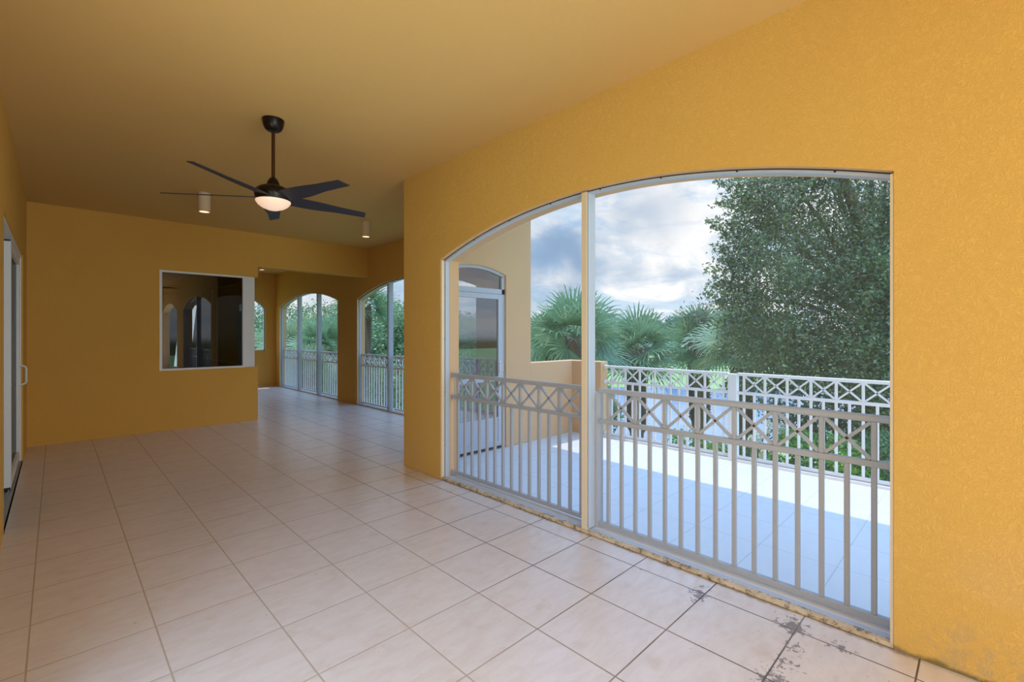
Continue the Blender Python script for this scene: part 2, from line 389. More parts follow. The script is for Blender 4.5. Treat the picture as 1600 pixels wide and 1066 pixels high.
# ------------------------------------------------------------------ the porch shell
CZ = 3.275; TOP = 4.2
WR = 2.85; WRO = 3.09         # near arched wall
WF = 4.60; WFO = 4.78         # outer wall of the deep part of the porch
RY0, RY1 = 4.50, 4.68         # return wall with the terrace door
BY = 14.64                    # far end
FY = 8.95                     # wall with the dark window
struct(MB().box(-.45, WR+.03, -4.2, 4.6, -.25, 0).box(-.45, WFO, 4.6, 14.9, -.25, 0), 'floor', M['floor'], 'beige ceramic tile floor of the covered porch', 'floor')
struct(MB().box(-.28, WR, -4.0, RY1, CZ, CZ+.3).box(-.28, WF, RY1, BY, CZ, CZ+.3), 'ceiling', M['ceil'], 'smooth ochre painted porch ceiling', 'ceiling')
w3 = [M['wall'], M['wall_out'], M['reveal']]
wi3 = [M['wall_in'], M['wall_out'], M['reveal']]
A1 = (.31, 3.97, 0.0, 2.28, .315)
struct(arch_wall('X', WR, WRO, -4.2, RY0, 0, TOP, [A1, (-3.8, -.75, 0.0, 2.28, .3)]).box(WR, WRO, RY0, RY1, 0, TOP), 'wall_right', w3, 'textured amber stucco wall with the large screened arch', 'wall')
A2 = (5.46, 9.43, 0.0, 2.26, .31); A3 = (10.38, 14.25, 0.0, 2.28, .29)
struct(arch_wall('X', WF, WFO, RY1, BY+.2, 0, TOP, [A2, A3]), 'wall_right_far', wi3, 'amber stucco outer wall of the far porch with two screened arches', 'wall')
DR = (3.30, 4.30, 0.0, 2.29, .09)
struct(arch_wall('Y', RY0, RY1, WRO, WFO, 0, TOP, [DR], m_in=1, m_out=0), 'wall_return', [M['wall_in'], M['wall_out'], M['reveal']], 'tan stucco terrace wall holding the arched screen door', 'wall')
A4 = (2.84, 4.336, 1.04, 2.28, .35)
struct(arch_wall('Y', BY, BY+.2, -.28, WF, 0, TOP, [(.72, 1.02, .55, 2.5, 0), A4]), 'wall_far', wi3, 'amber stucco end wall with the small arched window', 'wall')
# left wall with the sliding door
struct(arch_wall('X', -.28, -.48, -4.2, BY+.2, 0, TOP, [(.3, 2.6, 0.0, 2.44, 0), (5.16, 8.0, 0.0, 2.44, 0)], m_out=0, m_rev=0), 'wall_left', [M['wall_in']]*2+[M['wall_in']], 'amber stucco wall on the left with the sliding door', 'wall')  # nearer opening is added out of view for the left fill lamp
struct(arch_wall('Y', -4.2, -4.0, -.28, WR, 0, TOP, [(.1, 2.6, 0, 2.2, .4)]), 'wall_back', wi3, 'amber stucco wall behind the viewpoint with an open arch', 'wall')
# wall with the dark window: openings run right up to the corner
wn = arch_wall('Y', FY, FY+.18, -.28, 2.53, 0, CZ, [(1.14, 2.50, .935, 2.505, 0)], m_out=0, m_rev=0)
# cut the thin sliver right of the opening away by building it openly
wn = MB()
wn.box(-.28, 1.14, FY, FY+.18, 0, CZ).box(1.14, 2.53, FY, FY+.18, 0, .935).box(1.14, 2.53, FY, FY+.18, 2.505, CZ)
struct(wn, 'wall_window', M['wall_in'], 'amber stucco wall with the dark corner window', 'wall')
ws = MB().box(2.38, 2.53, FY+.18, 12.6, 0, .935).box(2.38, 2.53, FY+.18, 12.6, 2.505, CZ).box(2.38, 2.53, 11.9, 12.6, .935, 2.505).box(2.38, 2.53, 12.6, BY, 0, CZ)
struct(ws, 'wall_inner', M['wall_in'], 'amber stucco side wall round the corner from the dark window', 'wall')
struct(MB().box(2.53, WF, FY, FY+.2, 2.69, CZ), 'trim_1', M['wall_in'], 'amber stucco header beam spanning the opening to the far porch', 'beam')
# dim room behind the window: partition with an arched passage
rm = arch_wall('Y', 12.5, 12.6, -.28, 2.38, 0, CZ, [(.55, 1.30, 0, 1.95, .36)], m_in=0, m_out=0, m_rev=0)
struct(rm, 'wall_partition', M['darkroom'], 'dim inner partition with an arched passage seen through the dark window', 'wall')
struct(MB().box(-2.4, -2.3, 4.5, 8.6, 0, CZ).box(-2.4, -.48, 4.4, 4.5, 0, CZ).box(-2.4, -.48, 8.6, 8.7, 0, CZ).box(-2.4, -.48, 4.4, 8.7, CZ, CZ+.1).box(-2.4, -.45, 4.4, 8.7, -.1, 0), 'wall_room', M['curtain'], 'pale room behind the sliding door', 'wall')
struct(MB().box(-2.6, WFO, -4.6, 15.2, TOP, TOP+.25), 'roof', M['wall_out'], 'flat roof slab over the porch and the strip of terrace beside it', 'roof')

# terrace
struct(MB().box(WR+.03, 5.95, -3.2, RY0+.1, -.3, -.005), 'terrace_floor', M['terrace'], 'pale tiled open terrace floor half in sun', 'floor')
struct(MB().box(5.74, 5.95, -3.2, 3.97, -.005, .022), 'trim_2', M['white'], 'white kerb strip along the outer edge of the terrace', 'trim')
lw = MB().box(WFO, 5.90, RY0, RY0+.18, -.3, 1.10).box(5.72, 5.90, 3.97, RY0, -.3, 1.10)
struct(lw, 'wall_parapet', M['wall_out'], 'low tan stucco parapet at the far corner of the terrace', 'wall', bevel=.008)
struct(MB().box(-2.6, 5.93, -4.6, 4.4, -3.6, -.3).box(-2.6, WFO-.02, 4.4, 15.2, -3.6, -.26), 'wall_below', M['wall_out'], 'tan stucco storey beneath the terrace', 'wall')

# ------------------------------------------------------------------ screened arches
def arch_screen(name, label, X, a, mull, screen, mullmat=M['white2'], fw=.020, depth=.048, sill=True, axis='X'):
    """aluminium frame following the opening, mullions, screen cloth"""
    c0, c1, s0, sp, rise = a
    root = empty(name, (X, (c0+c1)/2, s0) if axis == 'X' else ((c0+c1)/2, X, s0), label=label, cat='screened opening', kind='structure')
    off = root.location
    P = (lambda t, y, z: (t-off.x, y-off.y, z-off.z)) if axis == 'X' else (lambda t, y, z: (y-off.x, t-off.y, z-off.z))
    n = 30; ys = [c0+(c1-c0)*i/n for i in range(n+1)]
    fr = MB()
    def ring(y0, z0, y1, z1, iy0, iz0, iy1, iz1):
        vs = [P(X, y0, z0), P(X, y1, z1), P(X, iy1, iz1), P(X, iy0, iz0)]+[P(X+depth, y0, z0), P(X+depth, y1, z1), P(X+depth, iy1, iz1), P(X+depth, iy0, iz0)]
        fr.add(vs, [(0,1,2,3), (4,7,6,5), (0,4,5,1), (3,2,6,7), (0,3,7,4), (1,5,6,2)])
    for i in range(n):
        za, zb = arc_z(c0, c1, sp, rise, ys[i]), arc_z(c0, c1, sp, rise, ys[i+1])
        ya, yb = ys[i], ys[i+1]
        ia = c0+fw+(c1-c0-2*fw)*i/n; ib = c0+fw+(c1-c0-2*fw)*(i+1)/n
        ring(ya, za, yb, zb, ia, za-fw, ib, zb-fw)
    for a_, b_ in ((c0, c0+fw), (c1-fw, c1)): ring(a_, s0, b_, s0, a_, sp-fw if a_ == c1-fw else sp, b_, sp if a_ == c1-fw else sp-fw)
    ring(c0, s0, c1, s0, c0, s0+fw*.8, c1, s0+fw*.8)
    build(fr, 'frame', M['white2'], root)
    gk = MB()                     # dark strip standing in for the shadow between frame and stucco
    for i in range(n):
        za, zb = arc_z(c0, c1, sp, rise, ys[i]), arc_z(c0, c1, sp, rise, ys[i+1])
        vs = [P(X-t, y_, z_) for t in (.004, .0005) for (y_, z_) in ((ys[i], za-.0005), (ys[i+1], zb-.0005), (ys[i+1], zb-.007), (ys[i], za-.007))]
        gk.add(vs, [(0,1,2,3), (4,7,6,5), (0,4,5,1), (3,2,6,7)])
    for e0, e1 in ((c0+.0005, c0+.006), (c1-.006, c1-.0005)):
        a_, b_ = P(X-.004, e0, s0+.021), P(X-.0005, e1, sp-.002); gk.box(a_[0], b_[0], a_[1], b_[1], a_[2], b_[2])
    tag(build(gk, 'joint_shadow', M['joint'], root), 'dark strip for the shadow line around the frame')
    if sill:
        build(MB().box(*(sorted((P(X-.045, 0, 0)[0], P(X-.002, 0, 0)[0]))), c0+.002-off.y, c1-.002-off.y, 0, .02), 'sill', M['sill'], root)
        build(MB().box(P(X+depth, 0, 0)[0], P(X+depth+.16, 0, 0)[0], c0+.002-off.y, c1-.002-off.y, 0, .014), 'threshold', M['white'], root, bevel=.003)
    for y in mull:
        zt = arc_z(c0, c1, sp, rise, y)-.012
        m = MB()
        x0, y0, z0 = P(X-.018, y-.026, s0+.02); x1, y1, z1 = P(X+.078, y+.026, zt)
        m.box(x0, x1, y0, y1, z0, z1)
        mo = build(m, 'mullion', M['white2'], root, bevel=.003)
        x0, y0, z0 = P(X-.030, y-.024, s0+.02); x1, y1, z1 = P(X-.019, y+.024, zt)
        gx0, gy0, gz0 = P(X-.0188, y-.0262, s0+.03); gx1, gy1, gz1 = P(X-.0155, y+.0262, zt-.002)
        tag(build(MB().box(gx0, gx1, gy0, gy1, gz0, gz1), 'joint', M['joint'], mo), 'dark joint beside the cover strip')
        cv = tag(build(MB().box(x0, x1, y0, y1, z0, z1), 'cover_strip', mullmat, mo), 'beige cover strip of the mullion' if mullmat is M['beige'] else None)
    # screen panels between the mullions
    edges = [c0+fw]+sorted(mull)+[c1-fw]
    for e0, e1 in zip(edges[:-1], edges[1:]):
        yy = [e0+(e1-e0)*i/12 for i in range(13)]; s = MB()
        for i in range(12):
            za = arc_z(c0, c1, sp, rise, yy[i])-fw*.9; zb = arc_z(c0, c1, sp, rise, yy[i+1])-fw*.9
            s.add([P(X+.02, yy[i], s0+fw*.7), P(X+.02, yy[i+1], s0+fw*.7), P(X+.02, yy[i+1], zb), P(X+.02, yy[i], za)], [(0,1,2,3)])
        build(s, 'screen_cloth', screen, root)
    # screws on the jambs and the arch
    if axis == 'X' and sill:
        sc = MB()
        for i in (2, 6, 10, 14, 18, 22, 26): 
            y = ys[i]; z = arc_z(c0, c1, sp, rise, y)-fw*.5; sc.tube([P(X-.003, y, z), P(X+.001, y, z)], .006, 8)
        for y in (c0+fw/2, c1-fw/2):
            for z in (.35, .9, 1.45, 2.0): sc.tube([P(X-.003, y, z), P(X+.001, y, z)], .006, 8)
        build(sc, 'screws', M['black'], root)
        bd = MB()
        for e0, e1 in ((c0+.001, c0+.015), (c1-.015, c1-.001)): bd.box(P(X-.045, 0, 0)[0], P(X-.008, 0, 0)[0], e0-off.y, e1-off.y, .02, sp-.01)
        tag(build(bd, 'bead', M['beige'], root, bevel=.002), 'beige bead along the jambs')
    return root
arch_screen('window_2', 'large near screened arch opening onto the terrace', 2.90, A1, [2.145], M['screen'], M['beige'])
arch_screen('window_3', 'middle screened arch of the far porch, partly behind the pier', WF+.04, A2, [8.16, 6.80], M['screen'])
arch_screen('window_4', 'farthest long screened arch with a denser screen and two mullions', WF+.04, A3, [12.89, 11.60], M['screen2'])
arch_screen('window_5', 'small arched window opening in the far end wall', BY+.05, A4, [], M['screen'], sill=False, axis='Y', fw=.03)

# ------------------------------------------------------------------ railings
def railing(label, X, ya, yb, posts, ztop, zmid, zbot, m, group=None, mid_balusters=True, ends=True):
    """posts: Y of the long balusters, crosses between them, a short baluster below each cross"""
    root = empty('railing', (X, (ya+yb)/2, 0), label=label, cat='railing', group=group)
    oy = (ya+yb)/2
    def B(mb, nm, bev=.003): 
        mb.v = [(x, y-oy, z) for x, y, z in mb.v]
        return build(mb, nm, m, root, bevel=bev)
    B(MB().box(-.026, .026, ya, yb, ztop-.036, ztop), 'top_rail', .008)
    B(MB().box(-.017, .017, ya, yb, zmid-.034, zmid), 'middle_rail')
    B(MB().box(-.017, .017, ya, yb, zbot-.034, zbot), 'bottom_rail')
    for y in posts:
        B(MB().box(-.0125, .0125, y-.0125, y+.0125, zbot, zmid-.034), 'baluster')
        B(MB().box(-.0125, .0125, y-.0125, y+.0125, zmid, ztop-.036), 'divider')
    for p, q in zip(posts[:-1], posts[1:]):
        if abs(p-q) > .3: continue
        lo, hi = min(p, q)+.014, max(p, q)-.014
        B(MB().bar((0, lo, zmid+.004), (0, hi, ztop-.040), .018, .018, (1,0,0)).bar((0, lo, ztop-.040), (0, hi, zmid+.004), .018, .018, (1,0,0)), 'cross', .0015)
        y = (p+q)/2
        B(MB().box(-.0125, .0125, y-.0125, y+.0125, zbot, zmid-.034), 'baluster')
    if ends:
        for z, h in ((ztop-.02, .05), (zmid-.017, .045), (zbot-.017, .045)):
            for y, s in ends:
                B(MB().box(-.030, .030, y, y+s*.03, z-h/2, z+h/2), 'bracket')
    return root
L1 = [3.884-.229*i for i in range(8)]
R1 = [2.023-.2309*i for i in range(8)]
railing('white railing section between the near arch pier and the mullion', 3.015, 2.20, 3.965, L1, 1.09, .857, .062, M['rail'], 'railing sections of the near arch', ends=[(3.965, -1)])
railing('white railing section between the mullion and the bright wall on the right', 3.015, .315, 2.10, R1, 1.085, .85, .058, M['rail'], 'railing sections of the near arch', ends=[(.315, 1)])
tag(build(MB().box(2.972, 3.058, 2.10, 2.20, .014, 1.05), 'railing_post', M['rail'], bevel=.004), 'square white railing post behind the mullion of the near arch', 'post')
OL = [3.84-.2277*i for i in range(8)]; OR = [2.01-.2277*i for i in range(10)]
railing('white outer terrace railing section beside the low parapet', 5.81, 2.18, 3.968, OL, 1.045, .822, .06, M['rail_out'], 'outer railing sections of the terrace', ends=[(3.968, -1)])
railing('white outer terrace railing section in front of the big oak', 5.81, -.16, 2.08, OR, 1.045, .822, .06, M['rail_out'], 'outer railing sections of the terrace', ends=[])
tag(build(MB().box(5.765, 5.855, 2.08, 2.18, .022, 1.03), 'railing_post', M['rail_out'], bevel=.004), 'square white post joining the two outer terrace railing sections', 'post')
for nm, a, n, lab in (('mid', A2, [9.36-.227*i for i in range(6)], 'farther'),):
    pass
def spaced(y1, y0): 
    n = max(1, round((y1-y0)/.23)); return [y1-(y1-y0)*i/n for i in range(n+1)]
def seg_railing(label, y1, y0, group):
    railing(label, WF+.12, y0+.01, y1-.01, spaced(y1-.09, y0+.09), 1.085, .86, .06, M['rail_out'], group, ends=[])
seg_railing('railing section left of the mullion in the middle arch', 9.43, 8.20, 'railing sections of the middle arch')
seg_railing('railing section right of the mullion in the middle arch', 8.12, 6.84, 'railing sections of the middle arch')
seg_railing('railing section of the middle arch nearest the terrace door', 6.76, 5.46, 'railing sections of the middle arch')
seg_railing('leftmost railing section in the farthest arch', 14.25, 12.93, 'railing sections of the farthest arch')
seg_railing('middle railing section in the farthest arch', 12.85, 11.64, 'railing sections of the farthest arch')
seg_railing('rightmost railing section in the farthest arch', 11.56, 10.38, 'railing sections of the farthest arch')

# ------------------------------------------------------------------ terrace screen door
d = empty('door_1', (3.8, RY0+.06, 0), label='white arched screen door from the porch onto the terrace', cat='door', kind='structure')
x0, x1 = -.5, .5
fr = MB().box(x0, x0+.05, -.03, .03, 0, 2.29).box(x1-.05, x1, -.03, .03, 0, 2.26).box(x0, x1, -.03, .03, 2.035, 2.10)
n = 16
for i in range(n):
    xa, xb = x0+i/n, x0+(i+1)/n
    za, zb = arc_z(x0, x1, 2.29, .09, xa), arc_z(x0, x1, 2.29, .09, xb)
    fr.add([(xa, -.03, za-.035), (xb, -.03, zb-.035), (xb, -.03, zb), (xa, -.03, za), (xa, .03, za-.035), (xb, .03, zb-.035), (xb, .03, zb), (xa, .03, za)], [(0,1,2,3), (4,7,6,5), (0,4,5,1), (3,2,6,7)])
build(fr, 'door_frame', M['white2'], d)
tr = MB()
for i in range(n):
    xa, xb = x0+.05+.9*i/n, x0+.05+.9*(i+1)/n
    tr.add([(xa, 0, 2.10), (xb, 0, 2.10), (xb, 0, arc_z(x0, x1, 2.29, .09, xb)-.03), (xa, 0, arc_z(x0, x1, 2.29, .09, xa)-.03)], [(0,1,2,3)])
build(tr, 'transom_screen', M['doorglass'], d)
lf = build(MB().box(x0+.055, x0+.125, -.045, -.012, .03, 2.03).box(x1-.125, x1-.055, -.045, -.012, .03, 2.03).box(x0+.125, x1-.125, -.045, -.012, 1.965, 2.03).box(x0+.125, x1-.125, -.045, -.012, .885, .945).box(x0+.125, x1-.125, -.045, -.012, .03, .10), 'door_leaf', M['white2'], d, bevel=.003)
build(MB().box(x0+.125, x1-.125, -.036, -.018, .10, .41), 'kick_panel', M['white2'], lf)
build(MB().box(x0+.125, x1-.125, -.027, -.024, .41, 1.965), 'pane', M['doorglass'], lf)
hn = MB().tube([(.41, -.045, 1.00), (.41, -.085, 1.01), (.41, -.085, 1.12), (.41, -.045, 1.13)], .009, 8).box(.395, .425, -.05, -.044, .98, 1.15)
build(hn, 'door_handle', M['white'], lf, smooth=True)
build(MB().box(x0+.06, x1-.06, -.05, -.01, .008, .03), 'door_sweep', M['black'], d)

# ------------------------------------------------------------------ sliding door in the left wall
d = empty('door_2', (-.38, 6.58, 0), label='white sliding patio door standing half open in the left wall', cat='door', kind='structure')
build(MB().box(-.09, .085, -1.42, 1.42, 2.40, 2.44).box(-.09, .085, -1.42, -1.39, 0, 2.40).box(-.09, .085, 1.38, 1.42, 0, 2.40), 'door_frame', M['white'], d)
build(MB().box(-.09, .09, -1.39, 1.38, 0, .018).box(-.02, -.012, -1.39, 1.38, .018, .035).box(.055, .063, -1.39, 1.38, .018, .035), 'track', mat('grey_track', (.35, .38, .42), .4, .5), d)
for (px, y0, y1) in ((.045, -.10, 1.375), (-.03, -.04, 1.375)):
    p = build(MB().box(px-.022, px+.03, y0, y0+.09, .04, 2.395).box(px-.022, px+.03, y1-.09, y1, .04, 2.395).box(px-.022, px+.03, y0+.09, y1-.09, .04, .14).box(px-.022, px+.03, y0+.09, y1-.09, 2.31, 2.395), 'sliding_panel', M['white'], d, bevel=.003)
    build(MB().box(px, px+.006, y0+.09, y1-.09, .14, 2.31), 'glass_pane', M['glass'], p)
    build(MB().box(px-.018, px+.026, y0-.006, y0+.004, .02, .05).box(px-.018, px+.026, y0-.006, y0+.004, 2.385, 2.40), 'roller', M['black'], p)
    if px > 0:
        build(MB().tube([(px+.03, 1.32, .91), (px+.075, 1.32, .925), (px+.085, 1.32, .95), (px+.085, 1.32, 1.10), (px+.075, 1.32, 1.125), (px+.03, 1.32, 1.14)], .011, 10).box(px+.03, px+.036, 1.29, 1.35, .93, 1.12), 'door_handle', M['white'], p, smooth=True)

# ------------------------------------------------------------------ dark corner window
d = empty('window_1', (1.73, FY+.03, .935), label='white framed dark glass corner window', cat='window', kind='structure')
ox = 1.73
f = MB()
f.box(1.14-ox, 1.175-ox, -.035, .05, 0, 1.57).box(2.29-ox, 2.325-ox, -.035, .05, 0, 1.57).box(1.175-ox, 2.29-ox, -.035, .05, 0, .032).box(1.175-ox, 2.29-ox, -.035, .05, 1.538, 1.57)
build(f, 'window_frame', M['white'], d, bevel=.003)
build(MB().box(1.175-ox, 2.29-ox, 0, .008, .032, 1.538), 'pane', M['glass'], d)
build(MB().box(2.325-ox, 2.485-ox, .0, .14, 0, 1.57), 'corner_post', M['white'], d, bevel=.004)
build(MB().box(2.41-ox, 2.48-ox, .15, .19, 0, 1.57).box(2.41-ox, 2.48-ox, 2.85, 2.91, 0, 1.57).box(2.41-ox, 2.48-ox, .19, 2.85, 0, .035).box(2.41-ox, 2.48-ox, .19, 2.85, 1.535, 1.57), 'side_frame', M['white'], d)
build(MB().box(2.44-ox, 2.448-ox, .19, 2.85, .035, 1.535), 'side_pane', M['glass'], d)

# ------------------------------------------------------------------ ceiling fan
FX, FYY = 1.283, 4.13
fan = empty('ceiling_fan', (FX, FYY, CZ), label='dark bronze ceiling fan with five blades and a lit frosted bowl', cat='ceiling fan')
z = lambda a: a-CZ
build(MB().lathe([(.030, z(3.180)), (.045, z(3.182)), (.064, z(3.197)), (.076, z(3.225)), (.083, z(3.262)), (.084, z(3.275))]), 'canopy', M['dark'], fan, smooth=True)
build(MB().lathe([(.0135, z(2.785)), (.0135, z(3.182))], n=16), 'downrod', M['rod'], fan, smooth=True)
build(MB().lathe([(.05, z(2.722)), (.049, z(2.745)), (.038, z(2.775)), (.020, z(2.796)), (.014, z(2.80))]), 'coupling_cover', M['dark'], fan, smooth=True)
build(MB().lathe([(.112, z(2.598)), (.128, z(2.606)), (.140, z(2.640)), (.143, z(2.665)), (.132, z(2.692)), (.10, z(2.715)), (.055, z(2.732)), (.03, z(2.735))]), 'motor_housing', M['dark'], fan, smooth=True)
bw = build(MB().lathe([(.004, z(2.527)), (.045, z(2.532)), (.085, z(2.548)), (.115, z(2.570)), (.132, z(2.594)), (.133, z(2.603)), (.10, z(2.607))]), 'light_bowl', M['bowl'], fan, smooth=True)
tag(bw, 'lit frosted glass bowl')
for i in range(5):
    a = math.radians(-143.64-72*i)
    b = MB(); n = 12; pitch = math.radians(14)
    outline = []
    for j in range(n+1):
        t = j/n; r = .10+(.80-.10)*t
        wl = .070+.018*math.sin(PI*min(t*1.6, 1))-.030*t; wr = .070+.010*math.sin(PI*min(t*1.6, 1))-.022*t
        outline.append((r, wl, wr))
    rr = [(r+(.028 if j == n else 0), wl, r-(.0 if j < n else .004), wr) for j, (r, wl, wr) in enumerate(outline)]
    vs = []
    for (ra, wl, rb, wr) in rr:
        for zz in (.003, -.003):
            vs.append((ra, wl, zz)); vs.append((rb, -wr, zz))
    fs = []
    for j in range(n):
        q = 4*j
        fs += [(q, q+1, q+5, q+4), (q+2, q+6, q+7, q+3), (q, q+4, q+6, q+2), (q+1, q+3, q+7, q+5)]
    fs += [(0,2,3,1), (4*n, 4*n+1, 4*n+3, 4*n+2)]
    Rm = Matrix.Rotation(a, 4, 'Z') @ Matrix.Rotation(pitch, 4, 'X')
    # ccw side of the blade is the low one
    Rm = Matrix.Translation((0, 0, 2.632-CZ)) @ Matrix.Rotation(a, 4, 'Z') @ Matrix.Rotation(-pitch, 4, 'X')
    b.add([Rm @ Vector(v) for v in vs], fs)
    build(b, 'blade', M['blade'], fan, bevel=.001)
# ------------------------------------------------------------------ cylinder ceiling lights
def can(x, y, label, r=.066, h=.235):
    root = empty('ceiling_light', (x, y, CZ), label=label, cat='ceiling light', group='cylinder ceiling lights')
    build(MB().lathe([(r*.80, -h+.015), (r*.82, -h), (r, -h), (r, -.004), (r*1.02, 0)], n=28), 'housing', M['can'], root, smooth=True)
    build(MB().lathe([(.001, -h+.006), (r*.60, -h+.004), (r*.80, -h+.006), (r*.80, -h+.010)], n=24), 'lens', M['lens'], root, smooth=True)
    l = bpy.data.lights.new('ceiling_light_lamp', 'SPOT'); l.energy = 18; l.color = (1, .72, .48); l.spot_size = math.radians(110); l.spot_blend = .8; l.shadow_soft_size = .05
    o = bpy.data.objects.new('ceiling_light_lamp', l); COL.objects.link(o); o.location = (x, y, CZ-h-.02)
can(1.33, 6.88, 'cream cylinder ceiling light left of the fan, above the dark window')
can(3.49, 6.85, 'cream cylinder ceiling light right of the fan, near the header beam')
can(3.50, 12.08, 'cream cylinder ceiling light glowing beyond the header beam')

# ------------------------------------------------------------------ grounds
GZ = -3.6
S_, C_ = math.sin(TH), math.cos(TH)
def W(l, dd): return (dd*S_+l*C_, dd*C_-l*S_)          # lateral and depth, metres, to world x y
def at(u, dd): return W((u-800)/727*dd, dd)
def zof(v, dd): return 1.5-(v-522.9)/727*dd
lawn = MB().box(-120, 260, -120, 260, GZ-.4, GZ)
struct(lawn, 'ground_lawn', M['lawn'], 'green lawn around the lake below the terrace', 'lawn')
pts = []
random.seed(4)
for i in range(40):
    a = 2*PI*i/40; rx, ry = 34, 12.0
    l_ = 3+rx*math.cos(a)*(1+.06*math.sin(3*a+1)); d_ = 33+ry*math.copysign(abs(math.sin(a))**.6, math.sin(a))*(1+.05*math.sin(5*a))
    pts.append(W(l_, d_))
lk = MB(); lk.add([(x, y, GZ+.02) for x, y in pts]+[(x, y, GZ-.2) for x, y in pts], [list(range(40)), list(range(40, 80))[::-1]]+[(i, 40+i, 40+(i+1) % 40, (i+1) % 40) for i in range(40)])
tag(build(lk, 'lake', M['lake']), 'blue lake beyond the terrace railing', 'lake', kind='structure')

# ------------------------------------------------------------------ vegetation
rng = np.random.default_rng(7)
def quads_obj(name, V, m, parent, loc):
    """V: (n,4,3) quads, relative to loc"""
    n = len(V); me = bpy.data.meshes.new(name)
    me.vertices.add(4*n); me.vertices.foreach_set('co', V.reshape(-1).astype(np.float32))
    me.loops.add(4*n); me.loops.foreach_set('vertex_index', np.arange(4*n, dtype=np.int32))
    me.polygons.add(n); me.polygons.foreach_set('loop_start', np.arange(0, 4*n, 4, dtype=np.int32))
    me.materials.append(m); me.update(calc_edges=True); me.validate()
    return link(name, me, parent)
def leaves(P, size, asp=.45, droop=0.0):
    n = len(P)
    d = rng.normal(size=(n, 3)); d[:, 2] -= droop; d /= np.linalg.norm(d, axis=1)[:, None]
    e = rng.normal(size=(n, 3)); e -= (e*d).sum(1)[:, None]*d; e /= np.linalg.norm(e, axis=1)[:, None]
    s = (size*(.6+.8*rng.random(n)))[:, None]
    return np.stack([P-d*s*.5, P+e*s*asp*.5+d*s*.05, P+d*s*.5, P-e*s*asp*.5+d*s*.05], axis=1)
def blob_points(cs, n, shell=.55):
    cs = np.array(cs); wts = cs[:, 3]**2; wts /= wts.sum()
    idx = rng.choice(len(cs), n, p=wts); dv = rng.normal(size=(n, 3)); dv /= np.linalg.norm(dv, axis=1)[:, None]
    r = cs[idx, 3]*(shell+(1-shell)*rng.random(n)**.7)*(1+.22*rng.normal(size=n)*.6)
    return cs[idx, :3]+dv*r[:, None]*np.array([1, 1, .85])
def tree(name, label, cat, x, y, height, rad, n, size, m, group=None, trunk_r=.18, zb=GZ, nb=26, crown_lo=.25):
    root = empty(name, (x, y, zb), label=label, cat=cat, group=group)
    cs = []
    for i in range(nb):
        a = rng.random()*2*PI; t = rng.random(); zc = height*(crown_lo+(1-crown_lo)*t)
        prof = math.sin(PI*min(1, (.12+t*.86)))**.6
        rr = rad*prof*(.35+.6*rng.random()**.5)*.8
        cs.append((math.cos(a)*rr, math.sin(a)*rr, zc-.08*height, rad*(.26+.16*rng.random())))
    cs.append((0, 0, height*.6, rad*.6))
    tk = MB(); tk.tube([(0, 0, -.2), (.05, .02, height*.3), (-.03, .05, height*.6), (0, 0, height*.85)], [trunk_r, trunk_r*.8, trunk_r*.5, trunk_r*.15], 8)
    for c in cs[:12]: tk.tube([(0, 0, max(.2, c[2]*.45)), (c[0]*.55, c[1]*.55, c[2]*.85), (c[0], c[1], c[2])], [trunk_r*.35, trunk_r*.2, trunk_r*.06], 5)
    build(tk, 'trunk', M['bark'], root)
    quads_obj('foliage', leaves(blob_points(cs, n), size), m, root, None)
    return root
